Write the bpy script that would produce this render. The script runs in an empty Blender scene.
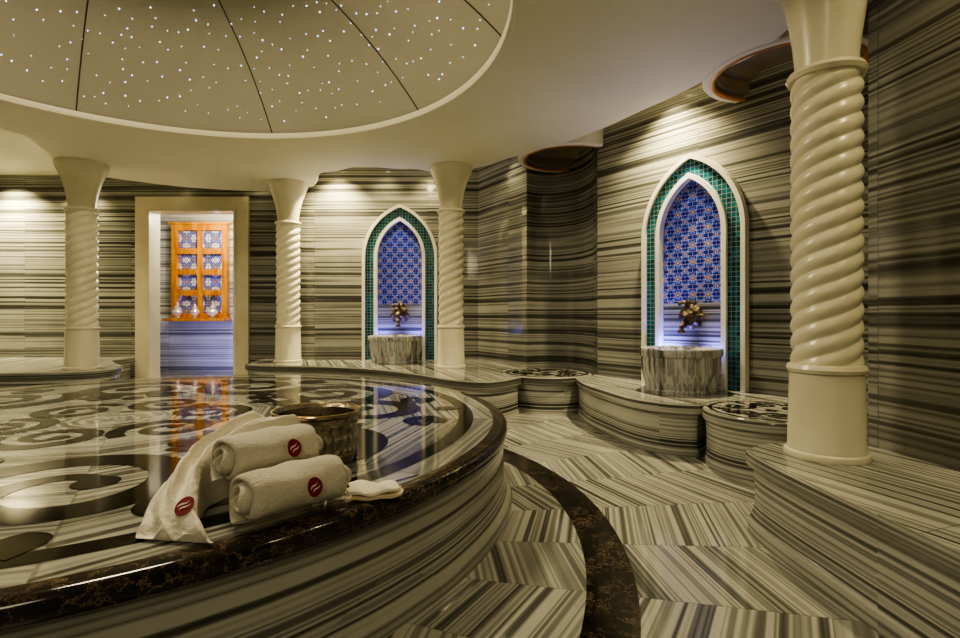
import bpy, math, random
from math import sin, cos, pi, sqrt, atan2, radians
from mathutils import Matrix, Vector, noise as mnoise
random.seed(7)
S = 0.7
H = 1.44
CX, CY = -2.98, 4.35
ST = 0.59     # stone top
BT = 0.54     # bench top
CZ = 3.98     # soffit
OZ = 4.42     # outer ceiling
col = bpy.context.scene.collection
try:
    bpy.context.scene.view_settings.view_transform = 'AgX'
    bpy.context.scene.view_settings.look = 'AgX - Medium High Contrast'
except Exception: pass

# ------------------------------------------------------------ node helpers
class G:
    def __init__(s, name):
        s.m = bpy.data.materials.new(name); s.m.use_nodes = True
        s.nt = s.m.node_tree; s.nt.nodes.clear()
        s.out = s.nt.nodes.new('ShaderNodeOutputMaterial')
        s.b = s.nt.nodes.new('ShaderNodeBsdfPrincipled')
        s.nt.links.new(s.b.outputs[0], s.out.inputs[0])
    def put(s, inp, v):
        if isinstance(v, bpy.types.NodeSocket): s.nt.links.new(v, inp)
        elif v is not None: inp.default_value = v
    def M(s, op, a, b=None, c=None):
        n = s.nt.nodes.new('ShaderNodeMath'); n.operation = op
        s.put(n.inputs[0], a); s.put(n.inputs[1], b); s.put(n.inputs[2], c)
        return n.outputs[0]
    def XYZ(s, x, y, z):
        n = s.nt.nodes.new('ShaderNodeCombineXYZ')
        s.put(n.inputs[0], x); s.put(n.inputs[1], y); s.put(n.inputs[2], z)
        return n.outputs[0]
    def sep(s, v):
        n = s.nt.nodes.new('ShaderNodeSeparateXYZ'); s.put(n.inputs[0], v)
        return n.outputs[0], n.outputs[1], n.outputs[2]
    def pos(s, obj=False):
        if obj: v = s.nt.nodes.new('ShaderNodeTexCoord').outputs['Object']
        else: v = s.nt.nodes.new('ShaderNodeNewGeometry').outputs['Position']
        n = s.nt.nodes.new('ShaderNodeVectorMath'); n.operation = 'SCALE'
        s.put(n.inputs[0], v); n.inputs['Scale'].default_value = 1.0 / S
        return n.outputs[0]
    def noise(s, v, scale=1, detail=3, rough=.5, color=False):
        n = s.nt.nodes.new('ShaderNodeTexNoise'); s.put(n.inputs['Vector'], v)
        n.inputs['Scale'].default_value = scale; n.inputs['Detail'].default_value = detail
        n.inputs['Roughness'].default_value = rough
        return n.outputs[1 if color else 0]
    def white(s, v):
        n = s.nt.nodes.new('ShaderNodeTexWhiteNoise'); s.put(n.inputs['Vector'], v); return n.outputs[0]
    def ramp(s, f, stops, interp='LINEAR'):
        n = s.nt.nodes.new('ShaderNodeValToRGB'); n.color_ramp.interpolation = interp
        e = n.color_ramp.elements
        while len(e) < len(stops): e.new(0.5)
        for i, (p, c) in enumerate(stops):
            e[i].position = p; e[i].color = (c[0], c[1], c[2], 1)
        s.put(n.inputs[0], f); return n.outputs[0]
    def mix(s, f, a, b, mode='MIX'):
        n = s.nt.nodes.new('ShaderNodeMix'); n.data_type = 'RGBA'; n.blend_type = mode
        s.put(n.inputs[0], f)
        for i, v in ((6, a), (7, b)):
            if isinstance(v, tuple): v = (v[0], v[1], v[2], 1)
            s.put(n.inputs[i], v)
        return n.outputs[2]
    def bump(s, h, st=.2, d=.01):
        n = s.nt.nodes.new('ShaderNodeBump'); n.inputs['Strength'].default_value = st
        n.inputs['Distance'].default_value = d; s.put(n.inputs['Height'], h)
        s.nt.links.new(n.outputs[0], s.b.inputs['Normal'])
    def fin(s, c, rough=.3, metal=0, emis=None, es=0, spec=.5):
        if isinstance(c, tuple): c = (c[0], c[1], c[2], 1)
        s.put(s.b.inputs['Base Color'], c); s.put(s.b.inputs['Roughness'], rough)
        s.b.inputs['Metallic'].default_value = metal
        s.b.inputs['Specular IOR Level'].default_value = spec
        if emis: s.b.inputs['Emission Color'].default_value = (*emis, 1); s.b.inputs['Emission Strength'].default_value = es
        return s.m

CREAM = (.68, .683, .61); MID = (.42, .426, .38); GREY = (.205, .208, .186); DARK = (.062, .064, .057)
def marble(name, mode='z', ang=0, freq=9.0, rough=.14, light=1.0, cx=0, cy=0, step=.4, tilt=.3, contrast=1.0, joints=True, bias=0.0, offs=0.0, spec=.5):
    g = G(name); x, y, z = g.sep(g.pos())
    jt = None
    if mode == 'z':
        u, v = z, g.M('ADD', g.M('MULTIPLY', x, .8), g.M('MULTIPLY', y, -.6))
        w = g.M('ADD', g.M('MULTIPLY', x, .6), g.M('MULTIPLY', y, .8))
        tile = g.M('FLOOR', g.M('MULTIPLY', v, .55))
        if joints:
            jt = g.M('LESS_THAN', g.M('FRACT', g.M('MULTIPLY', v, .55)), .004)
            jt = g.M('MAXIMUM', jt, g.M('LESS_THAN', g.M('FRACT', g.M('MULTIPLY', z, 1.45)), .007))
    elif mode == 'dir':
        u = g.M('ADD', g.M('MULTIPLY', x, cos(ang)), g.M('MULTIPLY', y, sin(ang)))
        v = g.M('ADD', g.M('MULTIPLY', x, -sin(ang)), g.M('MULTIPLY', y, cos(ang))); w = z
        tile = g.M('FLOOR', g.M('MULTIPLY', v, .7))
        jt = g.M('LESS_THAN', g.M('FRACT', g.M('MULTIPLY', v, .7)), .006)
    else:
        dx = g.M('SUBTRACT', x, cx); dy = g.M('SUBTRACT', y, cy)
        th = g.M('ADD', g.M('DIVIDE', g.M('ARCTAN2', dy, dx), step), offs)
        seg = g.M('FLOOR', th)
        alt = g.M('SUBTRACT', g.M('MULTIPLY', g.M('FLOORED_MODULO', seg, 2.0), 2.0), 1.0)
        a = g.M('ADD', g.M('MULTIPLY', g.M('ADD', seg, .5-offs), step), g.M('MULTIPLY', alt, tilt))
        ca = g.M('COSINE', a); sa = g.M('SINE', a)
        u = g.M('ADD', g.M('MULTIPLY', dx, ca), g.M('MULTIPLY', dy, sa))
        v = g.M('SUBTRACT', g.M('MULTIPLY', dy, ca), g.M('MULTIPLY', dx, sa))
        w = g.M('MULTIPLY', seg, 13.7); tile = g.M('FLOOR', g.M('MULTIPLY', u, .9))
        jt = g.M('LESS_THAN', g.M('FRACT', th), .010)
        jt = g.M('MAXIMUM', jt, g.M('LESS_THAN', g.M('FRACT', g.M('MULTIPLY', u, 1.6)), .010))
    wob = g.noise(g.XYZ(g.M('MULTIPLY', u, .8), g.M('MULTIPLY', v, .5), w), 1.0, 2)
    u2 = g.M('ADD', u, g.M('MULTIPLY', wob, .025))
    lw = g.M('MULTIPLY', w, .03 if mode != 'chev' else 1.0)
    n1 = g.noise(g.XYZ(g.M('MULTIPLY', u2, freq), g.M('MULTIPLY', v, .035), lw), 1.0, 1, .5)
    n2 = g.noise(g.XYZ(g.M('MULTIPLY', u2, freq*3.0), g.M('MULTIPLY', v, .08), g.M('ADD', lw, g.M('MULTIPLY', tile, 5.3))), 1.0, 1, .5)
    n3 = g.noise(g.XYZ(g.M('MULTIPLY', u2, freq*.4), g.M('MULTIPLY', v, .04), g.M('ADD', lw, 31.0)), 1.0, 2, .5)
    n = g.M('ADD', g.M('MULTIPLY', n1, .67), g.M('ADD', g.M('MULTIPLY', n2, .08), g.M('MULTIPLY', n3, .25)))
    n = g.M('ADD', n, bias)
    c1 = tuple(min(.85, k * light) for k in CREAM); c2 = tuple(k * light for k in MID)
    c3 = tuple(k * light / contrast for k in GREY); c4 = tuple(k * light / contrast for k in DARK)
    c = g.ramp(n, [(.31, c2), (.35, c4), (.40, c3), (.425, c1), (.452, c2), (.472, c3), (.488, c2), (.505, c1), (.53, c1), (.55, c3), (.575, c4), (.605, c3), (.625, c1), (.655, c2), (.69, c4)])
    cl = g.noise(g.XYZ(x, y, z), 2.2, 3)
    c = g.mix(.30, c, g.ramp(cl, [(.3, (.55, .55, .53)), (.7, (1, 1, 1))]), 'MULTIPLY')
    if jt is not None and joints:
        c = g.mix(g.M('MULTIPLY', jt, .5), c, (.09, .085, .07))
    return g.fin(c, rough, spec=spec)

M_wall = marble('striped_wall_marble', 'z', freq=7.4, rough=.10, light=.52)
M_side = marble('striped_bench_marble', 'z', freq=10, rough=.12, light=.70, joints=False)
M_door = marble('pale_room_marble', 'z', freq=8, rough=.3, light=1.1, contrast=.55)
M_floor = marble('floor_marble', 'chev', freq=10.5, rough=.10, light=.70, cx=-3.05, cy=3.55, step=.16, tilt=.24, contrast=.75, offs=.35)
M_top = marble('platform_top_marble', 'chev', freq=7, rough=.045, light=.62, cx=CX, cy=CY, step=pi/6, tilt=.0, contrast=.68, spec=.42)
M_bt = marble('bench_top_marble', 'dir', ang=radians(20), freq=9.5, rough=.11, light=.78, contrast=.8)
g = G('basin_marble'); _p = g.pos(); _x, _y, _z = g.sep(_p)
_n = g.noise(g.XYZ(g.M('MULTIPLY', _x, 9.0), g.M('MULTIPLY', _y, 9.0), g.M('MULTIPLY', _z, .5)), 1.0, 4, .6)
M_basin = g.fin(g.ramp(_n, [(.34, (.07, .07, .07)), (.42, (.26, .26, .255)), (.49, (.50, .50, .48)), (.55, (.22, .22, .215)), (.64, (.56, .56, .54))]), .2)

def emperador(name, vc, base):
    g = G(name); p = g.pos()
    n1 = g.noise(p, 3.5, 6, .7)
    v = g.nt.nodes.new('ShaderNodeTexVoronoi'); v.feature = 'DISTANCE_TO_EDGE'
    vm = g.nt.nodes.new('ShaderNodeVectorMath'); vm.operation = 'ADD'
    g.put(vm.inputs[0], p); sc = g.nt.nodes.new('ShaderNodeVectorMath'); sc.operation = 'SCALE'
    g.put(sc.inputs[0], g.noise(p, 5, 5, .7, True)); sc.inputs['Scale'].default_value = .6
    g.put(vm.inputs[1], sc.outputs[0]); g.put(v.inputs['Vector'], vm.outputs[0]); v.inputs['Scale'].default_value = 7
    vein = g.ramp(v.outputs['Distance'], [(.0, vc), (.03, (.05, .032, .02)), (.12, (.010, .008, .007))])
    c = g.mix(g.ramp(n1, [(.44, (0, 0, 0)), (.60, (1, 1, 1))]), vein, base)
    return g.fin(c, .10)
M_emp = emperador('dark_brown_marble', (.30, .21, .12), (.022, .015, .010))
M_emp2 = emperador('near_black_marble', (.20, .15, .10), (.009, .007, .006))
g = G('black_marble'); M_blk = g.fin(g.ramp(g.noise(g.pos(), 6, 5, .7), [(.4, (.006, .005, .004)), (.66, (.014, .010, .007)), (.8, (.05, .032, .02))]), .08)
g.b.inputs['IOR'].default_value = 1.20
g = G('cream_column_stone'); M_col = g.fin(g.ramp(g.noise(g.pos(), 2.5, 4), [(.3, (.74, .69, .51)), (.7, (.83, .79, .62))]), .25)
g = G('cream_plaster'); M_pl = g.fin(g.ramp(g.noise(g.pos(), .8, 3), [(.3, (.79, .76, .59)), (.7, (.84, .81, .65))]), .6)
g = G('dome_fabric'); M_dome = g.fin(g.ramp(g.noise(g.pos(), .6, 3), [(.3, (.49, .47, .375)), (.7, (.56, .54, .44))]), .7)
g = G('rib_dark'); M_rib = g.fin((.06, .045, .03), .6)
g = G('star_glow'); M_star = g.fin((1, 1, 1), .5, emis=(.45, .72, 1), es=9)
g = G('white_frame_stone'); M_fr = g.fin(g.ramp(g.noise(g.pos(), 3, 3), [(.3, (.74, .72, .61)), (.7, (.84, .82, .72))]), .3)
g = G('door_frame_stone'); M_dfr = g.fin(g.ramp(g.noise(g.pos(), 3, 4), [(.3, (.60, .55, .40)), (.7, (.70, .65, .49))]), .35)

def mosaic():
    g = G('teal_mosaic'); x, y, z = g.sep(g.pos(True)); k = 17.0
    a = g.M('MULTIPLY', x, k); b = g.M('MULTIPLY', z, k)
    fa = g.M('ABSOLUTE', g.M('SUBTRACT', g.M('FRACT', a), .5)); fb = g.M('ABSOLUTE', g.M('SUBTRACT', g.M('FRACT', b), .5))
    gr = g.M('GREATER_THAN', g.M('MAXIMUM', fa, fb), .44)
    c = g.ramp(g.white(g.XYZ(g.M('FLOOR', a), g.M('FLOOR', b), 0.0)), [(0, (.0, .035, .055)), (.5, (.002, .075, .11)), (1, (.008, .14, .18))])
    return g.fin(g.mix(gr, c, (.24, .28, .26)), .15)
M_mos = mosaic()

def iznik(name='blue_floral_tile', k=4.6, pale=False):
    g = G(name); x, y, z = g.sep(g.pos(True))
    a = g.M('SUBTRACT', g.M('FRACT', g.M('ADD', g.M('MULTIPLY', x, k), .5)), .5)
    b = g.M('SUBTRACT', g.M('FRACT', g.M('MULTIPLY', z, k)), .5)
    def flower(a, b, pet, amp=.22):
        r = g.M('SQRT', g.M('ADD', g.M('MULTIPLY', a, a), g.M('MULTIPLY', b, b)))
        t = g.M('ARCTAN2', b, a)
        return r, g.M('ADD', r, g.M('MULTIPLY', g.M('MULTIPLY', g.M('COSINE', g.M('MULTIPLY', t, pet)), amp), r))
    r1, f1 = flower(a, b, 8.0)
    a2 = g.M('SUBTRACT', .5, g.M('ABSOLUTE', a)); b2 = g.M('SUBTRACT', .5, g.M('ABSOLUTE', b))
    rr2, f2 = flower(a2, b2, 4.0, .35)
    navy = (.002, .008, .20); white = (.50, .60, .78); org = (.50, .17, .025); lb = (.004, .07, .55); tl = (.01, .22, .45)
    bg = navy
    if pale: navy = (.02, .05, .35); white = (.82, .82, .78); bg = white
    c1 = g.ramp(f1, [(0, (.80, .50, .08)), (.06, navy), (.10, org), (.13, navy), (.155, white), (.175, lb), (.235, white), (.25, navy), (.31, org), (.325, bg)], 'CONSTANT')
    c2 = g.ramp(f2, [(0, org), (.06, white), (.08, navy), (.13, org), (.145, white), (.16, lb), (.215, white), (.23, navy), (.275, tl), (.285, bg)], 'CONSTANT')
    sel = g.M('LESS_THAN', f2, .30)
    c = g.mix(sel, c1, c2)
    s1 = g.M('ABSOLUTE', g.M('SINE', g.M('ADD', g.M('MULTIPLY', g.M('ADD', a, b), 2*pi), g.M('MULTIPLY', g.M('SINE', g.M('MULTIPLY', g.M('SUBTRACT', a, b), 4*pi)), .9))))
    s2 = g.M('ABSOLUTE', g.M('SINE', g.M('ADD', g.M('MULTIPLY', g.M('SUBTRACT', a, b), 2*pi), g.M('MULTIPLY', g.M('SINE', g.M('MULTIPLY', g.M('ADD', a, b), 4*pi)), .9))))
    vine = g.M('LESS_THAN', g.M('MINIMUM', s1, s2), .10)
    msk = g.M('MULTIPLY', vine, g.M('MULTIPLY', g.M('GREATER_THAN', f1, .17), g.M('GREATER_THAN', f2, .13)))
    c = g.mix(g.M('MULTIPLY', msk, .65), c, navy if pale else white)
    j = g.M('GREATER_THAN', g.M('MAXIMUM', g.M('ABSOLUTE', a), g.M('ABSOLUTE', b)), .49)
    c = g.mix(j, c, (.06, .06, .12))
    return g.fin(c, .12)
M_izn = iznik(k=4.76); M_izp = iznik('cabinet_floral_tile', 2.7, True)
g = G('amber_wood'); _x, _y, _z = g.sep(g.pos())
M_wood = g.fin(g.ramp(g.noise(g.XYZ(g.M('MULTIPLY', _x, 9.0), g.M('MULTIPLY', _y, 9.0), g.M('MULTIPLY', _z, 1.2)), 1, 5, .65), [(.3, (.36, .11, .006)), (.5, (.66, .26, .015)), (.7, (.85, .40, .035))]), .22)
g = G('honey_wood'); M_wood2 = g.fin(g.ramp(g.noise(g.pos(), 9, 4), [(.3, (.36, .12, .022)), (.7, (.54, .22, .05))]), .3)
g = G('aged_bronze'); _n = g.noise(g.pos(), 26, 5, .6); g.bump(_n, .8, .02)
M_brz = g.fin(g.ramp(_n, [(.3, (.035, .026, .018)), (.7, (.15, .11, .07))]), .28, 1)
g = G('brass_trim'); M_brs = g.fin((.62, .50, .30), .22, 1)
g = G('antique_bucket_metal')
_o = g.pos(True); _x, _y, _z = g.sep(_o)
_t = g.M('ARCTAN2', _y, _x)
_w = g.M('MULTIPLY', g.M('SINE', g.M('MULTIPLY', _z, 42.0)), 1.4)
_d = g.M('MULTIPLY', g.M('SINE', g.M('ADD', g.M('MULTIPLY', _t, 14.0), _w)), g.M('SINE', g.M('SUBTRACT', g.M('MULTIPLY', _t, 14.0), _w)))
_d = g.M('MULTIPLY', _d, g.M('MULTIPLY', g.M('GREATER_THAN', _z, .06), g.M('LESS_THAN', _z, .22)))
_n = g.noise(_o, 20, 5, .6)
g.bump(g.M('ADD', g.M('MULTIPLY', _d, .7), _n), .6, .010)
M_pot = g.fin(g.mix(g.ramp(_d, [(.25, (0, 0, 0)), (.5, (.7, .7, .7))]), g.ramp(_n, [(.3, (.22, .19, .145)), (.7, (.50, .445, .35))]), (.80, .72, .56)), .24, .95)
g = G('silver_metal'); M_sil = g.fin((.90, .86, .78), .22, .6)
g = G('terry_cotton'); _n = g.noise(g.pos(), 90, 3, .7); _n2 = g.noise(g.pos(), 9, 3)
g.bump(g.M('ADD', _n, _n2), .9, .014); M_tow = g.fin((.83, .78, .65), .95)
g.b.inputs['Sheen Weight'].default_value = .3
g = G('smooth_cotton'); _n = g.noise(g.pos(), 60, 2); _n2 = g.noise(g.pos(), 7, 3); g.bump(g.M('ADD', _n, g.M('MULTIPLY', _n2, 2.0)), .5, .008); M_cot = g.fin((.84, .80, .68), .9)
g = G('maroon_thread'); M_mar = g.fin((.19, .006, .022), .8)
g = G('white_thread'); M_wth = g.fin((.74, .64, .60), .8)
g = G('loofah_tan'); _n = g.noise(g.pos(), 40, 3); g.bump(_n, .6, .006); M_tan = g.fin(g.ramp(_n, [(.3, (.62, .53, .36)), (.7, (.74, .65, .47))]), .9)
g = G('lamp_glow'); M_lamp = g.fin((1, .9, .7), .5, emis=(1, .85, .55), es=20)
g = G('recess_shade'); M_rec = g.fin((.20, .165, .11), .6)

# ------------------------------------------------------------ mesh helpers
def mk(name, verts, faces, mat, loc=(0, 0, 0), rot=0, parent=None, smooth=True, sharp=35, kind=None, label=None, cat=None, group=None, mats=None, midx=None):
    me = bpy.data.meshes.new(name); me.from_pydata([tuple(v) for v in verts], [], faces); me.update()
    import bmesh
    bm = bmesh.new(); bm.from_mesh(me); bmesh.ops.recalc_face_normals(bm, faces=bm.faces); bm.to_mesh(me); bm.free()
    for m in (mats or [mat]): me.materials.append(m)
    if midx: 
        for p in me.polygons: p.material_index = midx(p)
    if smooth:
        for p in me.polygons: p.use_smooth = True
        me.set_sharp_from_angle(angle=radians(sharp))
    o = bpy.data.objects.new(name, me); col.objects.link(o)
    o.location = loc; o.rotation_euler = (0, 0, rot)
    if parent: o.parent = parent
    tag(o, kind, label, cat, group); return o
def tag(o, kind=None, label=None, cat=None, group=None):
    if kind: o['kind'] = kind
    if label: o['label'] = label
    if cat: o['category'] = cat
    if group: o['group'] = group
def empty(name, loc, rot=0, **k):
    o = bpy.data.objects.new(name, None); col.objects.link(o); o.location = loc; o.rotation_euler = (0, 0, rot)
    o.empty_display_size = .1; tag(o, **k); return o
def lathe(prof, n=64, rf=None, c=(0, 0), cap0=False, cap1=False):
    V = []; F = []
    for (r, z) in prof:
        for i in range(n):
            a = 2 * pi * i / n; rr = r if rf is None else rf(r, z, a)
            V.append((c[0] + rr * cos(a), c[1] + rr * sin(a), z))
    for j in range(len(prof) - 1):
        for i in range(n):
            k = (i + 1) % n; F.append((j*n+i, j*n+k, (j+1)*n+k, (j+1)*n+i))
    if cap0: F.append(tuple(range(n))[::-1])
    if cap1: F.append(tuple((len(prof)-1)*n+i for i in range(n)))
    return V, F
def box(x0, x1, y0, y1, z0, z1):
    V = [(x0,y0,z0),(x1,y0,z0),(x1,y1,z0),(x0,y1,z0),(x0,y0,z1),(x1,y0,z1),(x1,y1,z1),(x0,y1,z1)]
    F = [(0,3,2,1),(4,5,6,7),(0,1,5,4),(1,2,6,5),(2,3,7,6),(3,0,4,7)]
    return V, F
def join(*parts):
    V = []; F = []
    for v, f in parts:
        o = len(V); V += list(v); F += [tuple(i + o for i in q) for q in f]
    return V, F
def tube(pts, rad, n=12, cap=True):
    V = []; F = []; P = [Vector(p) for p in pts]
    for i, p in enumerate(P):
        t = (P[min(i+1, len(P)-1)] - P[max(i-1, 0)]).normalized()
        up = Vector((0, 0, 1)) if abs(t.z) < .95 else Vector((1, 0, 0))
        a = t.cross(up).normalized(); b = t.cross(a)
        r = rad[i] if isinstance(rad, (list, tuple)) else rad
        for k in range(n):
            w = 2 * pi * k / n; V.append(tuple(p + a * cos(w) * r + b * sin(w) * r))
    for j in range(len(P)-1):
        for k in range(n):
            m = (k+1) % n; F.append((j*n+k, j*n+m, (j+1)*n+m, (j+1)*n+k))
    if cap: F.append(tuple(range(n))); F.append(tuple((len(P)-1)*n+k for k in range(n)))
    return V, F
def ribbon(pts, w, z):
    V = []; F = []
    for i, p in enumerate(pts):
        a = pts[min(i+1, len(pts)-1)]; b = pts[max(i-1, 0)]
        dx, dy = a[0]-b[0], a[1]-b[1]; l = sqrt(dx*dx+dy*dy) or 1
        nx, ny = -dy/l, dx/l; ww = (w[i] if isinstance(w, list) else w) / 2
        V += [(p[0]+nx*ww, p[1]+ny*ww, z), (p[0]-nx*ww, p[1]-ny*ww, z)]
    for i in range(len(pts)-1): F.append((2*i, 2*i+1, 2*i+3, 2*i+2))
    return V, F
def disc(c, r, z, n=24):
    return [(c[0]+r*cos(2*pi*i/n), c[1]+r*sin(2*pi*i/n), z) for i in range(n)], [tuple(range(n))]
def annulus(r0, r1, z, n=128, c=(0, 0), a0=0, a1=2*pi):
    V = []; F = []
    for i in range(n+1):
        a = a0+(a1-a0)*i/n
        V += [(c[0]+r0*cos(a), c[1]+r0*sin(a), z), (c[0]+r1*cos(a), c[1]+r1*sin(a), z)]
    for i in range(n): F.append((2*i, 2*i+1, 2*i+3, 2*i+2))
    return V, F
def smooth_poly(pts, it=2):
    for _ in range(it):
        out = []
        for i in range(len(pts)):
            a = pts[i]; b = pts[(i+1) % len(pts)]
            ha = len(a) > 2; hb = len(b) > 2
            if ha: out.append(a)
            if not ha: out.append((a[0]*.75+b[0]*.25, a[1]*.75+b[1]*.25))
            if not hb: out.append((a[0]*.25+b[0]*.75, a[1]*.25+b[1]*.75))
        pts = out
    return [(p[0], p[1]) for p in pts]
def area2(p):
    return sum(p[i][0]*p[(i+1)%len(p)][1]-p[(i+1)%len(p)][0]*p[i][1] for i in range(len(p)))
def outline_solid(pts, prof):
    if area2(pts) < 0: pts = pts[::-1]
    n = len(pts); N = []
    for i in range(n):
        a = Vector(pts[i-1]); b = Vector(pts[i]); c = Vector(pts[(i+1) % n])
        e1 = (b-a).normalized() if (b-a).length > 1e-6 else Vector((0, 0)); e2 = (c-b).normalized() if (c-b).length > 1e-6 else e1
        n1 = Vector((-e1.y, e1.x)); n2 = Vector((-e2.y, e2.x)); m = n1+n2
        m = m.normalized() if m.length > .2 else n1
        N.append(m / max(.5, m.dot(n1)))
    V = []; F = []
    for ins, z in prof:
        for i in range(n): V.append((pts[i][0]+N[i].x*ins, pts[i][1]+N[i].y*ins, z))
    for j in range(len(prof)-1):
        for i in range(n):
            k = (i+1) % n; F.append((j*n+i, j*n+k, (j+1)*n+k, (j+1)*n+i))
    F.append(tuple((len(prof)-1)*n+i for i in range(n))); F.append(tuple(range(n))[::-1])
    return V, F

# ------------------------------------------------------------ room shell
mk('floor', *box(-12, 6, -3, 14.2, -.1, 0), M_floor, kind='structure', smooth=False)
mk('trim_1', *annulus(3.69, 3.95, .003, 200, (-3.05, 3.55)), M_emp2, kind='structure')
TH = .12
def wallseg(a, b, z0=0, z1=OZ+.05, t=TH):
    a = Vector(a); b = Vector(b); d = (b-a).normalized(); nrm = Vector((-d.y, d.x)) * t
    q = [a, b, b+nrm, a+nrm]
    V = [(p.x, p.y, z0) for p in q] + [(p.x, p.y, z1) for p in q]
    return V, [(0,1,2,3),(4,7,6,5),(0,4,5,1),(1,5,6,2),(2,6,7,3),(3,7,4,0)]
def wallsheet(pts, z0=0, z1=OZ+.05, t=TH):
    n = len(pts); V = []; F = []
    N = []
    for i in range(n):
        a = Vector(pts[max(i-1, 0)]); b = Vector(pts[min(i+1, n-1)]); d = (b-a).normalized(); N.append(Vector((-d.y, d.x))*t)
    for z in (z0, z1):
        for off_ in (0, 1):
            for i in range(n): V.append((pts[i][0]+N[i].x*off_, pts[i][1]+N[i].y*off_, z))
    for i in range(n-1):
        F += [(i, i+1, 2*n+i+1, 2*n+i), (n+i, 3*n+i, 3*n+i+1, n+i+1), (2*n+i, 2*n+i+1, 3*n+i+1, 3*n+i), (i, n+i, n+i+1, i+1)]
    F += [(0, 2*n, 3*n, n), (n-1, 2*n-1, 4*n-1, 3*n-1)]
    return V, F
DX0, DX1, DZ = -7.06, -5.16, 3.70
YL = 11.3; YB = 10.7
mk('wall_left', *join(box(-11.6, DX0, YL, YL+.3, 0, OZ+.05), box(DX1, -3.8, YL, YL+.3, 0, OZ+.05), box(DX0, DX1, YL, YL+.3, DZ, OZ+.05)), M_wall, kind='structure', smooth=False)
mk('wall_back', *box(-3.8, -.04, YB, YB+.9, 0, OZ+.05), M_wall, kind='structure', smooth=False)
arcw = [(.82, 9.3), (.98, 9.42), (1.16, 9.47), (1.34, 9.44), (1.50, 9.35), (1.63, 9.21), (1.73, 9.02), (1.79, 8.80), (1.82, 8.56), (1.82, 8.30), (1.78, 8.03)]
mk('wall_alcove', *join(wallseg((-.04, 10.7), (.82, 9.3)), wallsheet(arcw)), M_wall, kind='structure', smooth=True, sharp=30)
mk('wall_right', *wallseg((1.78, 8.03), (3.92, 5.16)), M_wall, kind='structure', smooth=False)
mk('wall_front', *join(wallseg((3.92, 5.16), (2.74, 3.74)), wallseg((2.74, 3.74), (2.82, 3.1)), wallseg((2.82, 3.1), (3.1, -3.0))), M_wall, kind='structure', smooth=False)
mk('wall_side', *box(-11.7, -11.55, -3, 11.6, 0, OZ+.05), M_wall, kind='structure', smooth=False)
mk('wall_room', *join(box(-9.0, -4.0, 13.6, 13.75, 0, 4.3), box(-9.1, -9.0, 11.6, 13.7, 0, 4.3), box(-4.0, -3.9, 11.6, 13.7, 0, 4.3)), M_door, kind='structure', smooth=False)
mk('ceiling_room', *box(-9.1, -3.9, 11.6, 13.75, 4.2, 4.3), M_pl, kind='structure', smooth=False)
def frame_strip(x0, x1, zt, w, y0, y1):
    return join(box(x0-w, x0, y0, y1, 0, zt+w), box(x1, x1+w, y0, y1, 0, zt+w), box(x0, x1, y0, y1, zt, zt+w))
mk('door_1', *join(frame_strip(DX0, DX1, DZ, .25, YL-.07, YL-.002), frame_strip(DX0+.06, DX1-.06, DZ-.06, .055, YL-.09, YL+.3)), M_dfr, kind='structure', smooth=False)

# soffit with scalloped outer edge between the columns
ctl = [(-180, 6.3), (-60, 5.7), (-20, 5.66), (0, 5.74), (7, 5.78), (14, 5.62), (26, 5.5), (50, 5.5), (58, 5.66), (65, 5.80), (70, 5.20), (79, 4.85), (88, 5.15), (94, 6.25), (100, 6.75), (115, 6.85), (126, 6.75), (132, 6.2), (134.5, 5.3), (138, 4.7), (144, 4.4), (156, 4.4), (166, 6.2), (180, 6.3)]
def Ro(a):
    d = math.degrees(a)
    if d > 180: d -= 360
    for (a0, r0), (a1, r1) in zip(ctl, ctl[1:]):
        if a0 <= d <= a1:
            t = (d-a0)/(a1-a0); t = t*t*(3-2*t); return r0+(r1-r0)*t
    return 6.3
def rf(r, z, a): return r if r < 4 else Ro(a)+(r-5.5)
V, F = lathe([(3.235, CZ+.06), (3.235, CZ+.005), (3.245, CZ-.012), (3.27, CZ-.012), (3.28, CZ), (3.9, CZ), (5.46, CZ), (5.5, CZ+.03), (5.5, OZ+.02)], 360, rf)
mk('ceiling', V, F, M_pl, loc=(CX, CY, 0), kind='structure')
V, F = annulus(4.25, 17, OZ, 96)
mk('ceiling.001', V, F, M_pl, loc=(CX, CY, 0), kind='structure')
Rr, Rise = 3.3, 1.35
Rs = (Rr*Rr+Rise*Rise)/(2*Rise); zc = CZ+.02+Rise-Rs
def domez(r): return zc+sqrt(Rs*Rs-r*r)
prof = [(3.3*(1-(i/24.0)), domez(3.3*(1-(i/24.0)))) for i in range(24)] + [(.02, domez(.02))]
V, F = lathe(prof, 128, cap1=True)
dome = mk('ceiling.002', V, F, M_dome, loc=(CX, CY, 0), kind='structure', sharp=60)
parts = []
for dg in (11, 47.5, 90, 132, 181, 226, 271, 316):
    a = radians(dg)
    parts.append(tube([(r*cos(a), r*sin(a), domez(r)-.003) for r in [3.25-i*.16 for i in range(20)]], .008, 6))
mk('rib', *join(*parts), M_rib, parent=dome)
sv, sf = lathe([(.001, -.0045), (.003, -.003), (.0042, 0), (.003, .003), (.001, .0045)], 8, cap0=True, cap1=True)
star = None; cnt = 0; used = []
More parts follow.
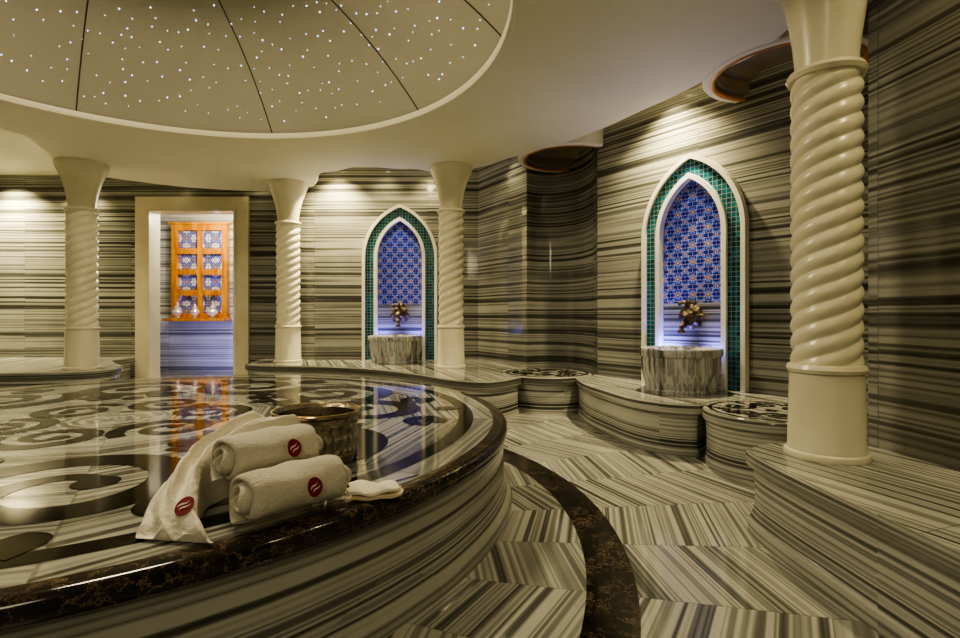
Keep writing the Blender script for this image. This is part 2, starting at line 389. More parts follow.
while cnt < 210:
    a = random.uniform(-.25*pi, 1.1*pi); r = 3.12*sqrt(random.uniform(.02, 1))
    X = CX+r*cos(a); Y = CY+r*sin(a); Z = domez(r)
    px = 480+530*X/Y; py = 315-530*(Z-H)/Y
    if py < -6 or px < -6: continue
    if any((X-q[0])**2+(Y-q[1])**2 < .010 for q in used): continue
    used.append((X, Y))
    if star is None:
        star = mk('star_light', sv, sf, M_star, loc=(X, Y, Z-.003), label='tiny white fibre-optic star light set in the domed ceiling', cat='ceiling light', group='star lights in the dome'); o = star
    else:
        o = star.copy(); o.location = (X, Y, Z-.003); col.objects.link(o)
    sc_ = random.choice((.6, .7, .8, 1.0, 1.25)); o.scale = (sc_, sc_, sc_)
    cnt += 1
for (x, y, dz, q) in ((1.42, 8.62, -.012, 1.0), (3.20, 5.56, -.012, 1.0)):
    e = empty('ceiling_coffer', (x, y, CZ+dz), label='round cream plaster ceiling recess with varnished wooden rim', cat='ceiling recess')
    V, F = lathe([(.80*q, OZ-CZ-dz), (.80*q, .02), (.785*q, 0), (.69*q, 0), (.685*q, .01)], 72)
    mk('plaster_drum', V, F, M_pl, parent=e)
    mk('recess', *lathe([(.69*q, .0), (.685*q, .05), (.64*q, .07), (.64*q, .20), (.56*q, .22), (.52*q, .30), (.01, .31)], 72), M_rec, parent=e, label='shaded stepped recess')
    V, F = lathe([(.722*q, 0.001), (.722*q, -.004), (.712*q, -.007), (.685*q, -.007), (.675*q, -.001), (.675*q, .02), (.685*q, .025)], 72)
    mk('wooden_rim', V, F, M_wood2, parent=e)

# ------------------------------------------------------------ navel stone
pl = mk('marble_platform', *lathe([(3.24, 0), (3.235, .04), (3.20, .08), (3.18, .18), (3.17, .30), (3.17, .42), (3.17, .50), (3.0, .505)], 240), M_side, loc=(CX, CY, 0),
        label='large round heated marble platform with striped sides and black inlay', cat='platform')
V, F = lathe([(3.04, .496), (3.175, .496), (3.192, .505), (3.20, .53), (3.198, .565), (3.185, .583), (3.165, ST), (3.085, ST)], 240)
mk('border', V, F, M_emp, parent=pl, label='dark brown veined marble bullnose border')
V, F = lathe([(3.085, ST), (.02, ST)], 240, cap1=True)
mk('top_slab', V, F, M_top, parent=pl, label='polished striped grey marble top')
def volute(c, a0, d, r0, r1, turns, w0, w1, z, n=90, blob=1.1, pw=.85):
    pts = []; w = []
    for i in range(n+1):
        t = i/n; a = a0+d*turns*2*pi*t; r = r0+(r1-r0)*t**pw
        pts.append((c[0]+r*cos(a), c[1]+r*sin(a))); w.append((w0+(w1-w0)*t)*min(1, .5+t*6))
    R = [ribbon(pts, w, z)]
    if blob: R.append(disc(pts[-1], w1*blob, z+.0005))
    return R
def scroll_band(N, rc, rad, w0, z, th0, turns=1.45, tendril=True):
    P = []
    for k in range(N):
        th = th0+2*pi*(k+.5)/N; d = 1 if k % 2 == 0 else -1; s = d
        c = ((rc-s*.04)*cos(th), (rc-s*.04)*sin(th))
        pts = []; w = []; n = 110
        for i in range(n+1):
            t = i/n; a = th-pi/2+d*turns*2*pi*t; r = rad*(1.02-.80*t)
            pts.append((c[0]+r*cos(a), c[1]+r*sin(a)))
            w.append(w0*(.85+.35*sin(pi*min(1, t*1.2)))*(1-.45*t))
        P.append(ribbon(pts, w, z+.0004*(k % 3)))
        P.append(disc(pts[-1], w0*.48, z+.0012))
        if tendril:
            h = pi/N
            for q in (1, -1):
                c2 = ((rc-s*rad*.95)*cos(th+q*h*.62), (rc-s*rad*.95)*sin(th+q*h*.62))
                P += volute(c2, th+q*pi/2, -d*q, rad*.30, rad*.10, .85, w0*.55, w0*.42, z+.0016+.0002*q, 50, 1.1)
            pl_ = [((rc-s*rad*(1.0+.42*t))*cos(th), (rc-s*rad*(1.0+.42*t))*sin(th)) for t in [i/14 for i in range(15)]]
            P.append(ribbon(pl_, [.01+w0*.85*sin(pi*(i/14)**.75) for i in range(15)], z+.002))
    return P
P = [annulus(2.805, 2.925, ST+.002, 240)]
P += scroll_band(10, 1.96, .63, .225, ST+.002, radians(28))
P += scroll_band(6, .70, .34, .13, ST+.002, 0, tendril=False)
mk('scroll_inlay', *join(*P), M_blk, parent=pl, smooth=False, label='dark brown-black marble arabesque inlay')

# ------------------------------------------------------------ benches
BP = [(.03, 0), (.03, .04), (.040, .10), (.044, .22), (.040, .36), (.036, .43), (.036, .435), (.002, .437), (0, .45), (0, .525), (.010, BT)]
BP2 = [(.006, 0), (.006, .09), (.016, .10), (.026, .115), (.040, .17), (.048, .26), (.044, .36), (.042, .43), (.042, .435), (.002, .438), (-.004, .45), (-.004, .524), (.006, BT)]
def topmid(p): return 1 if p.normal.z > .9 and p.center.z > BT-.05 else 0
def bench(pts, label, name='bench', prof=BP):
    V, F = outline_solid(pts, prof)
    return mk(name, V, F, None, mats=[M_side, M_bt], midx=topmid, label=label, cat='bench', sharp=28)
hd = 1
P1 = (1.05, 8.33); R1 = .70; P2 = (2.75, 5.0); R2 = .6
def arcp(c, r, a0, a1, n=14): return [(c[0]+r*cos(radians(a0+(a1-a0)*i/n)), c[1]+r*sin(radians(a0+(a1-a0)*i/n)), hd) for i in range(n+1)]
bench(smooth_poly([(-11.5, 11.27, hd), (-11.5, 7.9, hd), (-9, 8.4), (-7.8, 8.15), (-6.7, 8.3), (-6.15, 8.55), (-6.2, 9.3), (-6.9, 10.0), (-7.36, 10.6, hd), (-7.36, 11.27, hd)]), 'curved striped marble bench beside the doorway')
bench(smooth_poly([(-4.4, 11.27, hd), (-4.4, 10.0, hd), (-4.3, 9.65), (-3.6, 9.5), (-2.6, 9.3), (-1.8, 8.9), (-1.0, 8.2), (-.5, 7.45), (.0, 7.1), (.34, 7.28)] +
      arcp(P1, R1+.02, 232, 110, 20) + [(.80, 9.26, hd), (-.06, 10.67, hd), (-3.83, 10.67, hd), (-3.83, 11.27, hd)]), 'curved striped marble bench below the smaller arched niche')
bench(smooth_poly([(1.74, 7.99, hd)] + arcp(P1, R1+.02, -28, -62, 6) + [(1.36, 7.40), (1.36, 6.9), (1.46, 6.4), (1.62, 5.75), (1.9, 5.40), (2.16, 5.32)] + arcp(P2, R2+.02, 148, 2) + [(3.66, 4.93, hd), (3.84, 5.17, hd)]), 'wavy-fronted striped marble bench below the larger arched niche')
bench(smooth_poly([(2.68, 3.68, hd), (2.00, 3.72, hd), (1.79, 3.56, hd), (1.76, 3.40), (1.765, 3.0), (1.79, 2.5), (1.82, 2.0), (1.85, 1.3), (1.87, .4, hd), (2.88, .4, hd), (2.77, 3.1, hd)]), 'low striped marble bench carrying the twisted column', prof=BP2)

def plinth(c, r, label):
    e = mk('round_plinth', *lathe([(r*.97, 0), (r*.97, .04), (r*.955, .10), (r*.945, .26), (r*.955, .40), (r*.955, .433), (r*1.0, .436), (r*1.005, .45), (r*1.005, .52), (r*.985, .538)], 96, cap0=True), M_side, loc=(c[0], c[1], 0), label=label, cat='plinth')
    mk('top_slab', *lathe([(r*.985, .538), (.01, .538)], 96, cap1=True), M_bt, parent=e)
    P = [annulus(r*.86, r*.92, .540, 80), disc((0, 0), r*.10, .540)]
    for k in range(6):
        th = 2*pi*k/6+.2
        cc = (r*.52*cos(th), r*.52*sin(th))
        P += volute(cc, th-pi/2, 1 if k % 2 else -1, r*.27, r*.05, 1.4, r*.12, r*.07, .540, 40)
        P.append(ribbon([((.62+.22*t)*r*cos(th+pi/6), (.62+.22*t)*r*sin(th+pi/6)) for t in [i/10 for i in range(11)]], [.004+r*.14*sin(pi*i/10) for i in range(11)], .541))
    mk('scroll_inlay', *join(*P), M_blk, parent=e, smooth=False)
plinth(P1, R1, 'round striped marble plinth with black scroll inlay in the alcove')
plinth(P2, R2, 'round striped marble plinth with black scroll inlay beside larger niche')

# ------------------------------------------------------------ columns
def column(x, y, ring_z, k=1.0, z1=1.10, n=96, label='', amp=.020, pitch=.108, cap=.37):
    z0 = BT; e = empty('column', (x, y, z0), label=label, cat='column')
    z1 -= z0; zr = ring_z-z0; zt = CZ-z0
    V, F = lathe([(.258*k, 0), (.262*k, .015), (.256*k, .035), (.240*k, .045), (.240*k, .055), (.236*k, .065), (.224*k, z1-.03)], 64, cap0=True)
    mk('column_base', V, F, M_col, parent=e)
    def collar(z):
        V, F = lathe([(.20*k, z-.03), (.232*k, z-.025), (.245*k, z), (.232*k, z+.025), (.20*k, z+.03)], 64)
        mk('collar', V, F, M_col, parent=e)
    collar(z1); collar(zr)
    m = int((zr-z1)/.007)
    pr = [(.212*k, z1+.02+(zr-z1-.04)*i/m) for i in range(m+1)]
    def rf(r, z, a):
        ph = 4*a - 2*pi*z/pitch
        return r + amp*k*(abs(cos(ph/2))-.72)
    V, F = lathe(pr, n, rf)
    mk('twisted_shaft', V, F, M_col, parent=e, sharp=70)
    h = zt-zr
    q = (cap-.19)/.22
    V, F = lathe([(.19*k, zr+.03), ((.19+.004*q)*k, zr+.03+h*.08), ((.19+.015*q)*k, zr+h*.22), ((.19+.042*q)*k, zr+h*.40), ((.19+.092*q)*k, zr+h*.60), ((.19+.155*q)*k, zr+h*.78), ((.19+.20*q)*k, zr+h*.88), (cap*k, zr+h*.94), (cap*k, zt)], 64)
    mk('capital', V, F, M_col, parent=e, sharp=50)
column(2.22, 3.40, 2.97, .92, 1.10, 192, 'cream stone column with rope-twisted shaft standing on the low bench', cap=.42)
column(-.5, 9.12, 3.22, 1.0, 1.24, 96, 'cream stone column with rope-twisted shaft beside the smaller niche', amp=.028, pitch=.14)
column(-3.70, 10.22, 3.20, 1.02, 1.22, 96, 'cream stone column with rope-twisted shaft near the doorway frame', amp=.028, pitch=.14)
column(-6.68, 8.90, 3.20, 1.05, 1.22, 96, 'thicker cream stone column with rope-twisted shaft on curved bench', amp=.028, pitch=.14)

# ------------------------------------------------------------ niches
def arch(w, c=.363, zs=1.93, n=22, k=1.0, zb=0.0):
    R = w+c; am = math.acos(c/R)
    L = [(-w, zb)] + [(-(-c+R*cos(am*i/n)), zs+R*sin(am*i/n)) for i in range(n+1)]
    Rr_ = [(-p[0], p[1]) for p in L[:-1]][::-1]
    return [(p[0]*k, p[1]*k) for p in L+Rr_]
def arch_band(wo, wi, d0, d1, k):
    A = arch(wo, k=k); B = arch(wi, k=k); n = len(A); V = []; F = []
    for L, y in ((A, -d0), (A, -d1), (B, -d1), (B, -d0)):
        V += [(p[0], y, p[1]) for p in L]
    for j in range(3):
        for i in range(n-1): F.append((j*n+i, j*n+i+1, (j+1)*n+i+1, (j+1)*n+i))
    F.append((0, n, 2*n, 3*n)); F.append((n-1, 2*n-1, 3*n-1, 4*n-1))
    return V, F
def niche(x, y, rot, k, label):
    e = empty('wall_niche', (x, y, BT+.002), rot, label=label, cat='wall niche')
    V, F = arch_band(.71, .655, .0, .10, k); mk('outer_frame', V, F, M_fr, parent=e, sharp=30)
    V, F = arch_band(.655, .485, .0, .065, k); mk('mosaic_band', V, F, M_mos, parent=e, sharp=30, label='teal glass mosaic band')
    V, F = arch_band(.485, .425, .0, .11, k); mk('inner_frame', V, F, M_fr, parent=e, sharp=30)
    zt = 1.05*k
    A = [p for p in arch(.425, k=k) if p[1] > zt]
    A = [(-.425*k, zt)] + A + [(.425*k, zt)]
    mk('tile_panel', [(p[0], -.012, p[1]) for p in A], [tuple(range(len(A)))], M_izn, parent=e, smooth=False, label='blue floral ceramic tile panel')
    mk('marble_panel', [(-.425*k, -.012, 0), (.425*k, -.012, 0), (.425*k, -.012, zt), (-.425*k, -.012, zt)], [(0, 1, 2, 3)], M_wall, parent=e, smooth=False)
    return e
def wpt(x, y, rot, lx, ly): return (x+lx*cos(rot)-ly*sin(rot), y+lx*sin(rot)+ly*cos(rot))
def basin(x, y, rot, r, label):
    def rf(rr, z, a): return rr*(1+.018*abs(cos(4*a)))
    V, F = lathe([(r*.90, 0), (r*.91, .03), (r*.88, .05), (r*.89, .09), (r*.93, .16), (r*.97, .25), (r*.985, .34), (r*.98, .405), (r*.98, .41), (r*1.01, .42), (r*1.03, .44), (r*1.035, .485), (r*1.01, .51), (r*.88, .51), (r*.83, .48), (r*.72, .36), (r*.4, .26), (.01, .24)], 96, rf, cap0=True)
    mk('wash_basin', V, F, M_basin, loc=(x, y, BT), rot=rot, label=label, cat='basin')
def faucet(x, y, z, rot, k, label):
    e = empty('faucet', (x, y, z), rot, label=label, cat='faucet')
    def rotx(VF): return ([(v[0], -v[2], v[1]) for v in VF[0]], VF[1])
    def petal(r, z, a): return r*(1+.10*cos(8*a))
    mk('wall_plate', *rotx(lathe([(.120*k, 0), (.125*k, .012), (.105*k, .03), (.045*k, .045), (.04*k, .05)], 64, petal, cap0=True, cap1=True)), M_brz, parent=e)
    def lobe(r, z, a): return r*(1+.07*abs(cos(5*a)))
    mk('valve_body', *rotx(lathe([(.03*k, .03), (.045*k, .05), (.078*k, .065), (.092*k, .085), (.080*k, .10), (.088*k, .115), (.082*k, .14), (.055*k, .165), (.035*k, .175), (.046*k, .19), (.035*k, .20), (.015*k, .215)], 60, lobe, cap1=True)), M_brz, parent=e)
    mk('spout', *tube([(0, -.10*k, -.05*k), (0, -.15*k, -.075*k), (0, -.19*k, -.105*k), (0, -.20*k, -.14*k), (0, -.20*k, -.165*k)], [.036*k, .032*k, .028*k, .030*k, .040*k], 14), M_brz, parent=e)
    V, F = join(tube([(-.09*k, -.10*k, .13*k), (-.05*k, -.10*k, .145*k), (0, -.10*k, .135*k), (.05*k, -.10*k, .145*k), (.09*k, -.10*k, .13*k)], [.026*k, .016*k, .022*k, .016*k, .026*k], 12),
                tube([(0, -.10*k, .05*k), (0, -.10*k, .10*k), (0, -.10*k, .135*k), (0, -.10*k, .175*k)], [.034*k, .020*k, .028*k, .010*k], 12))
    mk('handle', V, F, M_brz, parent=e)
r2 = atan2(-.8, .6)
N1 = (-1.61, YB)
N2 = (2.72, (6.23-.8*2.72)/.6)
off = wpt(0, 0, r2, 0, -.004)
niche(N2[0]+off[0], N2[1]+off[1], r2, 1.0, 'tall pointed-arch niche with teal mosaic border and blue floral tiles')
niche(N1[0], N1[1]-.003, 0, 1.06, 'pointed-arch niche with teal mosaic border between two columns')
b2 = wpt(*N2, r2, .16, -.54); basin(b2[0], b2[1], r2, .45, 'grey streaked marble wash basin at the larger niche')
basin(N1[0], N1[1]-.62, 0, .49, 'grey streaked marble wash basin at the smaller niche')
f2 = wpt(*N2, r2, 0, -.018); faucet(f2[0], f2[1], 1.42, r2, 1.25, 'compact ornate aged bronze tap above the larger niche basin')
faucet(N1[0], N1[1]-.018, 1.44, 0, 1.4, 'compact ornate aged bronze tap above the smaller niche basin')

# ------------------------------------------------------------ wall cabinet in side room
cx0, cx1, cz0, cz1 = -.70, .70, 0, 2.37
cab = empty('wall_cabinet', (-7.12, 13.59, 1.36), label='amber wooden wall cabinet with floral tile panes', cat='cabinet')
bars = [box(cx0, cx0+.13, -.16, 0, 0, cz1), box(cx1-.13, cx1, -.16, 0, 0, cz1), box(cx0+.13, cx1-.13, -.16, 0, 0, .12), box(cx0+.13, cx1-.13, -.16, 0, cz1-.14, cz1), box(-.06, .06, -.14, 0, .12, cz1-.14)]
ph = (cz1-.26)/4
for i in range(1, 4): bars += [box(cx0+.13, -.06, -.14, 0, .12+ph*i-.07, .12+ph*i+.07), box(.06, cx1-.13, -.14, 0, .12+ph*i-.07, .12+ph*i+.07)]
mk('frame', *join(*bars), M_wood, parent=cab, smooth=False)
mk('cornice', *box(cx0-.05, cx1+.05, -.20, 0, cz1, cz1+.06), M_wood, parent=cab, smooth=False)
mk('shelf', *box(cx0-.06, cx1+.06, -.46, 0, -.07, 0), M_wood, parent=cab, smooth=False)
for i in range(4):
    for (a, b) in ((cx0+.13, -.06), (.06, cx1-.13)):
        z0_ = .12+ph*i+(.07 if i else 0); z1_ = .12+ph*(i+1)-(.07 if i < 3 else 0)
        V, F = join(box(a, b, -.06, -.02, z0_, z1_))
        mk('pane', V, F, M_izp, parent=cab, smooth=False)
for i, (dx, s) in enumerate(((-.46, 1.1), (-.02, .95), (.42, 1.2))):
    V, F = lathe([(.075*s, 0), (.08*s, .015), (.04*s, .04), (.09*s, .09), (.12*s, .15), (.10*s, .20), (.05*s, .24), (.055*s, .25), (.07*s, .27), (.03*s, .31), (.012*s, .34), (.02*s, .36), (.004, .38*s)], 24, cap0=True, cap1=True)
    mk('metal_jar', V, F, M_sil, loc=(-7.12+dx, 13.59-.315, 1.362), label='small lidded silver jar on the cabinet shelf', cat='jar', group='silver jars on the cabinet shelf')

# ------------------------------------------------------------ bucket
V, F = lathe([(.222, 0), (.230, .012), (.230, .04), (.231, .10), (.232, .18), (.232, .250), (.235, .262), (.243, .268), (.250, .274), (.252, .286), (.242, .292), (.222, .27), (.219, .22), (.219, .05), (.01, .035)], 72, cap0=True)
pot = mk('metal_bucket', V, F, M_pot, loc=(-.955, 3.10, ST+.006), label='antique engraved silver-bronze bath bucket with brass rim on the platform', cat='bucket')
V, F = tube([(.247*cos(2*pi*i/64), .247*sin(2*pi*i/64), .288) for i in range(65)], .008, 8, False)
mk('rim', V, F, M_brs, parent=pot, label='brass rim')
V, F = join(*[tube([(.0+(.233)*cos(2*pi*i/48), .233*sin(2*pi*i/48), z) for i in range(49)], .005, 6, False) for z in (.055, .225)])
mk('band', V, F, M_pot, parent=pot)

# ------------------------------------------------------------ towels
def mark_quads():
    parts = []
    for o_, l in ((.24, .60), (-.20, .60)):
        pts = []
        for i in range(15):
            t = i/14; u = -l+2*l*t; v = o_-.16*sin((t-.5)*2*pi*.8)
            pts.append((u*cos(.75)-v*sin(.75), u*sin(.75)+v*cos(.75)))
        parts.append(ribbon(pts, [.02+.16*sin(pi*(i/14)**.7) for i in range(15)], 0))
    return join(*parts)
def patch(VF, fmap, name, mat, parent, label=None):
    V = [fmap(v[0], v[1]) for v in VF[0]]; return mk(name, V, VF[1], mat, parent=parent, label=label)
def disc_grid(nr=5, n=32):
    V = [(0, 0, 0)]; F = []
    for j in range(1, nr+1):
        for i in range(n): V.append((j/nr*cos(2*pi*i/n), j/nr*sin(2*pi*i/n), 0))
    for i in range(n): F.append((0, 1+i, 1+(i+1) % n))
    for j in range(nr-1):
        for i in range(n):
            k = (i+1) % n; F.append((1+j*n+i, 1+(j+1)*n+i, 1+(j+1)*n+k, 1+j*n+k))
    return V, F
def roll(a, b, r, z, label, sfrac, up, tail):
    A = Vector((a[0], a[1], 0)); B = Vector((b[0], b[1], 0)); L = (B-A).length; d = (B-A).normalized()
    side = Vector((d.y, -d.x, 0))
    turns = 2.9; n = 150; pitch = (r-.022)/turns
    ph0 = radians(tail)-2*pi*turns
    ctr = []
    for i in range(n+1):
        t = i/n; ang = 2*pi*turns*t; rr = .018+(r-.022-pitch*.5)*t
        ctr.append((rr, ang, min(1, (1-t)*14+.25)))
    th = pitch*.46
    V = []; F = []
    ax = [0, .010, .024, .045, .07] + [.07+(L-.14)*i/12 for i in range(1, 12)] + [L-.07, L-.045, L-.024, L-.010, L]
    m = len(ax)
    for j, s in enumerate(ax):
        e = min(s, L-s); f = .30 if e < .001 else (.60 if e < .012 else (.82 if e < .03 else (.94 if e < .05 else 1.0)))
        rs = .93 if e < .001 else (.965 if e < .012 else (.985 if e < .03 else 1.0))
        for i, (rr, ang, tp) in enumerate(ctr):
            wob = (.005*sin(3*ang+s*20)+.004*sin(s*47+ang))*tp
            for sg in (1, -1):
                q = (rr+sg*th*f*(tp if sg > 0 else 1)+wob*(rr/r))*rs
                tele = (.018*sin(ang*.5+1.3)+.008*sin(ang*2.3))*max(0, 1-e/.04)*(1 if s < L/2 else -1)
                u = q*cos(ang+ph0)*1.06; w = q*sin(ang+ph0)*.93
                nz = mnoise.noise(Vector((u*14, w*14, s*9+a[0]*7)))*.008*(rr/r)
                l_ = sqrt(u*u+w*w)+1e-5; u += u/l_*nz; w += w/l_*nz
                p = A+d*(s+tele)+side*u; V.append((p.x-A.x, p.y-A.y, w))
    W = 2*(n+1)
    for j in range(m-1):
        for i in range(n):
            F.append((j*W+2*i, j*W+2*i+2, (j+1)*W+2*i+2, (j+1)*W+2*i)); F.append((j*W+2*i+1, (j+1)*W+2*i+1, (j+1)*W+2*i+3, j*W+2*i+3))
        F.append((j*W, (j+1)*W, (j+1)*W+1, j*W+1)); F.append((j*W+2*n, j*W+2*n+1, (j+1)*W+2*n+1, (j+1)*W+2*n))
    for j in (0, m-1):
        for i in range(n): F.append((j*W+2*i, j*W+2*i+1, j*W+2*i+3, j*W+2*i+2))
    o = mk('rolled_towel', V, F, M_tow, loc=(a[0], a[1], z), label=label, cat='towel', group='rolled white towels', sharp=80)
    er = .033
    def fm(off):
        def f(u, v):
            an = up+v*er*1.25/r; q = r+off
            p = d*(L*sfrac+u*er)+side*(q*cos(an)*1.06); return (p.x, p.y, q*sin(an)*.93)
        return f
    eb = patch(disc_grid(), fm(.006), 'emblem', M_mar, o, label='maroon embroidered round emblem')
    patch(mark_quads(), fm(.009), 'emblem_mark', M_wth, eb)
    return o
roll((-.945, 2.080), (-.635, 2.410), .128, ST+.122, 'rolled white terry towel with maroon emblem lying on the platform', .55, .20, 262)
roll((-1.090, 2.232), (-.810, 2.558), .128, ST+.232, 'rolled white terry towel with maroon emblem resting on top', .60, .26, 250)
rows = [((-1.34, 2.82, .60), (-.98, 2.84, .60)), ((-1.31, 2.80, .76), (-.95, 2.82, .80)), ((-1.26, 2.70, .87), (-.94, 2.75, .925)), ((-1.29, 2.51, .865), (-1.06, 2.62, .925)),
        ((-1.35, 2.32, .78), (-1.185, 2.37, .85)), ((-1.35, 2.17, .715), (-1.125, 2.10, .755)), ((-1.33, 2.06, .655), (-1.035, 1.99, .68)), ((-1.29, 1.985, .618), (-.98, 1.945, .618))]
def interp(rows, n):
    out = []
    for q in range(n+1):
        t = q/n*(len(rows)-1); i = min(int(t), len(rows)-2); f = t-i
        p0 = rows[max(i-1, 0)]; p1 = rows[i]; p2 = rows[i+1]; p3 = rows[min(i+2, len(rows)-1)]
        r = []
        for k in (0, 1):
            r.append(tuple(.5*(2*p1[k][c]+(p2[k][c]-p0[k][c])*f+(2*p0[k][c]-5*p1[k][c]+4*p2[k][c]-p3[k][c])*f*f+(3*p1[k][c]-p0[k][c]-3*p2[k][c]+p3[k][c])*f**3) for c in range(3)))
        out.append(r)
    return out
R = interp(rows, 72); nu = 44; V = []; F = []
cc = (-1.135, 2.040)
for q, (L_, R_) in enumerate(R):
    tq = q/72.0
    for i in range(nu+1):
        t = i/nu
        ridge = .022*sin(t*pi*4.2+tq*4+1.2*sin(tq*6))+.013*sin(t*pi*7.5-tq*7)
        x = L_[0]+(R_[0]-L_[0])*t; y = L_[1]+(R_[1]-L_[1])*t
        w = ridge*sin(pi*t)**.6+.032*mnoise.noise(Vector((x*7, y*7, 3.1)))+.012*mnoise.noise(Vector((x*18, y*18, 1.7)))
        dd = sqrt((x-cc[0])**2+(y-cc[1])**2); w *= min(1, max(.12, (dd-.03)/.07))
        edge = -.045*(abs(2*t-1)**4)
        V.append((x+.010*mnoise.noise(Vector((t*3, tq*9, 5))), y+.012*mnoise.noise(Vector((t*5, tq*9, 8))), max(ST+.014, L_[2]+(R_[2]-L_[2])*t+w+edge+.012*sin(pi*t))))
nt_ = len(V)
for k_, (x, y, z) in enumerate(list(V)):
    V.append((x+.004*sin(k_*.7), y+.01, ST+.007))
W = nu+1
for j in range(len(R)-1):
    for i in range(nu):
        q = (j*W+i, j*W+i+1, (j+1)*W+i+1, (j+1)*W+i); F.append(q); F.append(tuple(nt_+k for k in q[::-1]))
    F.append((j*W, (j+1)*W, nt_+(j+1)*W, nt_+j*W)); F.append((j*W+nu, nt_+j*W+nu, nt_+(j+1)*W+nu, (j+1)*W+nu))
for i in range(nu):
    F.append((i, nt_+i, nt_+i+1, i+1)); j = len(R)-1; F.append((j*W+i, j*W+i+1, nt_+j*W+i+1, nt_+j*W+i))
dr = mk('draped_towel', V, F, M_cot, label='folded white cotton towel draped downward with maroon emblem', cat='towel', sharp=60, loc=(0, 0, 0))
top = [v for v in V[:nt_] if abs(v[0]-cc[0]) < .12 and abs(v[1]-cc[1]) < .12]
def cloth_z(x, y):
    best = sorted(((vx-x)**2+(vy-y)**2, vz) for vx, vy, vz in top)[:4]
    ws = [1/(b[0]+1e-5) for b in best]; return sum(w_*b[1] for w_, b in zip(ws, best))/sum(ws)
gz = (cloth_z(cc[0], cc[1]+.035)-cloth_z(cc[0], cc[1]-.035))/.07
gx = (cloth_z(cc[0]+.03, cc[1])-cloth_z(cc[0]-.03, cc[1]))/.06
t1 = Vector((1, 0, gx)).normalized(); t2 = Vector((0, 1, gz)); t2 = (t2-t1*t2.dot(t1)).normalized(); nn = t1.cross(t2)
c0 = Vector((cc[0], cc[1], cloth_z(*cc)))
need = 0
for k_ in range(24):
    for rr_ in (.5, 1.0):
        p = c0+t1*(.035*rr_*cos(k_*pi/12))+t2*(.042*rr_*sin(k_*pi/12))
        need = max(need, (cloth_z(p.x, p.y)-p.z)*nn.z)
def fm2(off):
    def f(u, v):
        p = c0+t1*u*.035+t2*v*.042+nn*(off+need); return tuple(p)
    return f
e = patch(disc_grid(), fm2(.003), 'emblem', M_mar, dr, label='maroon embroidered round emblem')
patch(mark_quads(), fm2(.006), 'emblem_mark', M_wth, e)

def mitt():
    loc = (-.505, 2.49, ST+.003); rot = radians(10)
    def sheet(x0, x1, wd0, wd1, zf, th=.010, nx=30, ny=18, rnd=.35):
        V = []; F = []
        for lay in (0, 1):
            for j in range(ny+1):
                for i in range(nx+1):
                    u = i/nx; v = j/ny
                    wd = (wd0+(wd1-wd0)*u)*(1-rnd*max(0, (u-.75)/.25)**2)
                    x_ = x0+(x1-x0)*u+.008*sin(v*7); y_ = (v-.5)*wd+.006*sin(u*9)
                    z_ = zf(u, v); V.append((x_, y_, max(.001, z_) if lay == 0 else max(0, z_-th)))
        W_ = nx+1; o_ = W_*(ny+1)
        for j in range(ny):
            for i in range(nx):
                q = (j*W_+i, j*W_+i+1, (j+1)*W_+i+1, (j+1)*W_+i); F.append(q); F.append(tuple(o_+k for k in q[::-1]))
        for i in range(nx): F.append((i, o_+i, o_+i+1, i+1)); F.append((ny*W_+i, ny*W_+i+1, o_+ny*W_+i+1, o_+ny*W_+i))
        for j in range(ny): F.append((j*W_, (j+1)*W_, o_+(j+1)*W_, o_+j*W_)); F.append((j*W_+nx, o_+j*W_+nx, o_+(j+1)*W_+nx, (j+1)*W_+nx))
        return V, F
    o = mk('bath_mitt', *sheet(-.115, .135, .18, .16, lambda u, v: .018+.014*sin(pi*v)*(1-.4*u)+.003*sin(u*13+v*5)), M_tan, loc=loc, rot=rot, sharp=60, label='folded beige and white cloth bath mitt beside the towels', cat='bath mitt')
    mk('cuff', *sheet(-.11, .115, .175, .14, lambda u, v: .038+.026*sin(pi*v)**.7*(1-.5*u)+.006*sin(u*10+v*6)), M_cot, parent=o, sharp=60, label='folded white cotton cuff')
mitt()

# ------------------------------------------------------------ lamps
WARM = (1.0, .84, .55)
def spot(x, y, z, tx, ty, tz, e, size=75, blend=.9, c=WARM, rad=.08):
    l = bpy.data.lights.new('spot_lamp', 'SPOT'); l.energy = e; l.color = c; l.spot_size = radians(size); l.spot_blend = blend; l.shadow_soft_size = rad
    o = bpy.data.objects.new('spot_lamp', l); col.objects.link(o); o.location = (x, y, z)
    o.rotation_euler = (Vector((tx, ty, tz))-Vector((x, y, z))).to_track_quat('-Z', 'Y').to_euler(); return l
def point(x, y, z, e, c=WARM, rad=.1):
    l = bpy.data.lights.new('lamp', 'POINT'); l.energy = e; l.color = c; l.shadow_soft_size = rad
    o = bpy.data.objects.new('lamp', l); col.objects.link(o); o.location = (x, y, z); return l
def area(x, y, z, e, size, c=WARM, t=(0, 0, -1)):
    l = bpy.data.lights.new('area_fill', 'AREA'); l.energy = e; l.color = c; l.shape = 'DISK'; l.size = size
    o = bpy.data.objects.new('area_fill', l); col.objects.link(o); o.location = (x, y, z)
    o.rotation_euler = Vector(t).to_track_quat('-Z', 'Y').to_euler()
def fixture(x, y, z=OZ):
    e = mk('downlight', *lathe([(.035, -.012), (.07, -.018), (.085, -.008), (.085, 0)], 28), M_fr, loc=(x, y, z), label='small round recessed ceiling downlight', cat='ceiling light', group='recessed downlights')
    mk('lens', *lathe([(.001, -.008), (.035, -.010)], 20), M_lamp, parent=e)
YEL = (1.0, .82, .46)
def wash(x, y, e=40, tz=1.0, size=120, tx=None, ty=None):
    fixture(x, y); spot(x, y, OZ-.03, tx if tx is not None else x, ty if ty is not None else y, tz, e, size, c=YEL)
wash(-9.9, 10.85, 1200, .8, 125); wash(-8.4, 10.98, 170, .8, 110)
wash(-4.7, 11.05, 5)
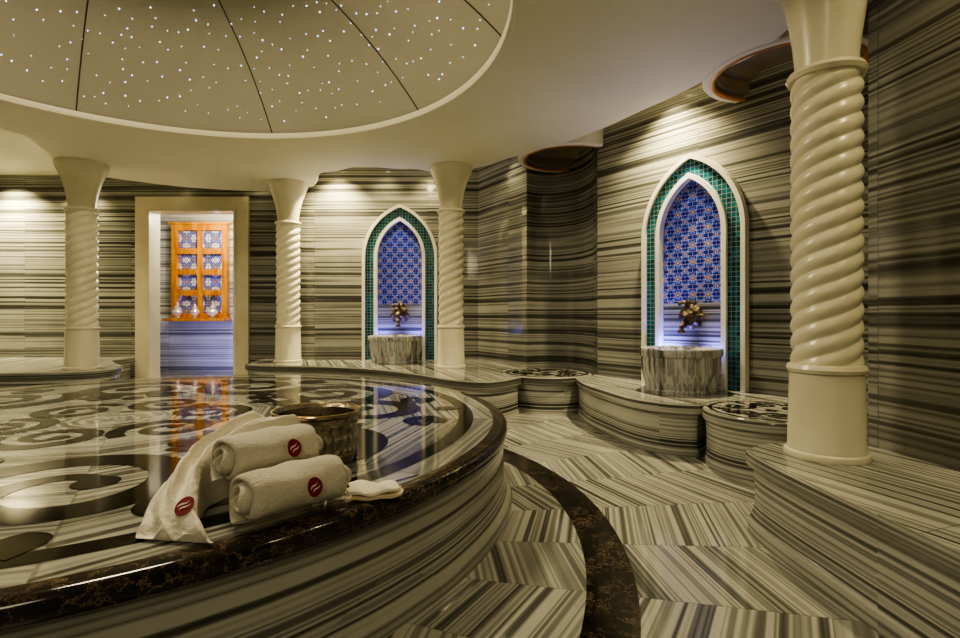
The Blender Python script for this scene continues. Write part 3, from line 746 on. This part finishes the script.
wash(-2.85, 10.36, 600); wash(-1.9, 10.42, 45); wash(-1.0, 10.42, 60)
wash(2.30, 6.78, 520); wash(3.14, 5.72, 180)
wash(.42, 9.47, 22); wash(1.3, 9.1, 8)
wash(2.62, 2.2, 50, 0); wash(2.72, 1.0, 50, 0)
area(CX, CY, 5.0, 112, 1.2)  # unseen fill below the dome apex, added to brighten the interior
area(-.8, -1.8, 3.7, 18, 1.3, t=(-.1, .7, -.5))  # unseen fill behind the camera, standing in for lamps there
for k in range(7):
    a = radians(-20+k*30); 
    if 95 < -20+k*30 < 130: continue
    point(CX+(Ro(a)+.25)*cos(a), CY+(Ro(a)+.25)*sin(a), OZ-.14, 3.5, c=YEL, rad=.06)
point(-6.1, 12.3, 3.75, 80, (1, .88, .70), .15)
spot(-6.0, 12.0, .35, -6.4, 13.6, 1.0, 70, 130, .9, (.30, .30, 1.0), .12)
VIO = (.18, .18, 1.0)
for (nx, ny, rr, ev, ew) in ((N2[0], N2[1], r2, 32, 26), (N1[0], N1[1], 0, 20, 32)):
    for sx in (-.36, .36):
        p = wpt(nx, ny, rr, sx, -.14); q = wpt(nx, ny, rr, sx*.6, -.02)
        spot(p[0], p[1], BT+.36, q[0], q[1], BT+1.1, ev, 120, .8, VIO, .03)
    p = wpt(nx, ny, rr, 0, -.50); spot(p[0], p[1], 3.9, nx, ny, 2.2, ew, 42, .6, (.65, .76, 1.0))

w = bpy.data.worlds.new('world'); bpy.context.scene.world = w; w.use_nodes = True
w.node_tree.nodes['Background'].inputs[0].default_value = (.9, .82, .60, 1); w.node_tree.nodes['Background'].inputs[1].default_value = .13

# ------------------------------------------------------------ camera
cd = bpy.data.cameras.new('camera'); cam = bpy.data.objects.new('camera', cd); col.objects.link(cam)
cam.location = (0, 0, H); cam.rotation_euler = (pi/2, 0, 0)
cd.sensor_width = 36; cd.lens = 530/960*36; cd.shift_y = -4/960; cd.clip_start = .02
bpy.context.scene.camera = cam

# ------------------------------------------------------------ real-world scale
for me in bpy.data.meshes: me.transform(Matrix.Scale(S, 4))
for o in bpy.data.objects: o.location = o.location * S
for l in bpy.data.lights:
    if l.type == 'AREA': l.size *= S
    else: l.shadow_soft_size *= S
for o in bpy.data.objects:
    if o.type == 'MESH' and o.parent is None and o.location.length < 1e-6 and o.data.users == 1:
        vs = [v.co for v in o.data.vertices]
        cx_ = (min(v.x for v in vs)+max(v.x for v in vs))/2; cy_ = (min(v.y for v in vs)+max(v.y for v in vs))/2; cz_ = min(v.z for v in vs)
        o.data.transform(Matrix.Translation((-cx_, -cy_, -cz_))); o.location = (cx_, cy_, cz_)
        for ch in o.children:
            ch.location = ch.location - Vector((cx_, cy_, cz_))
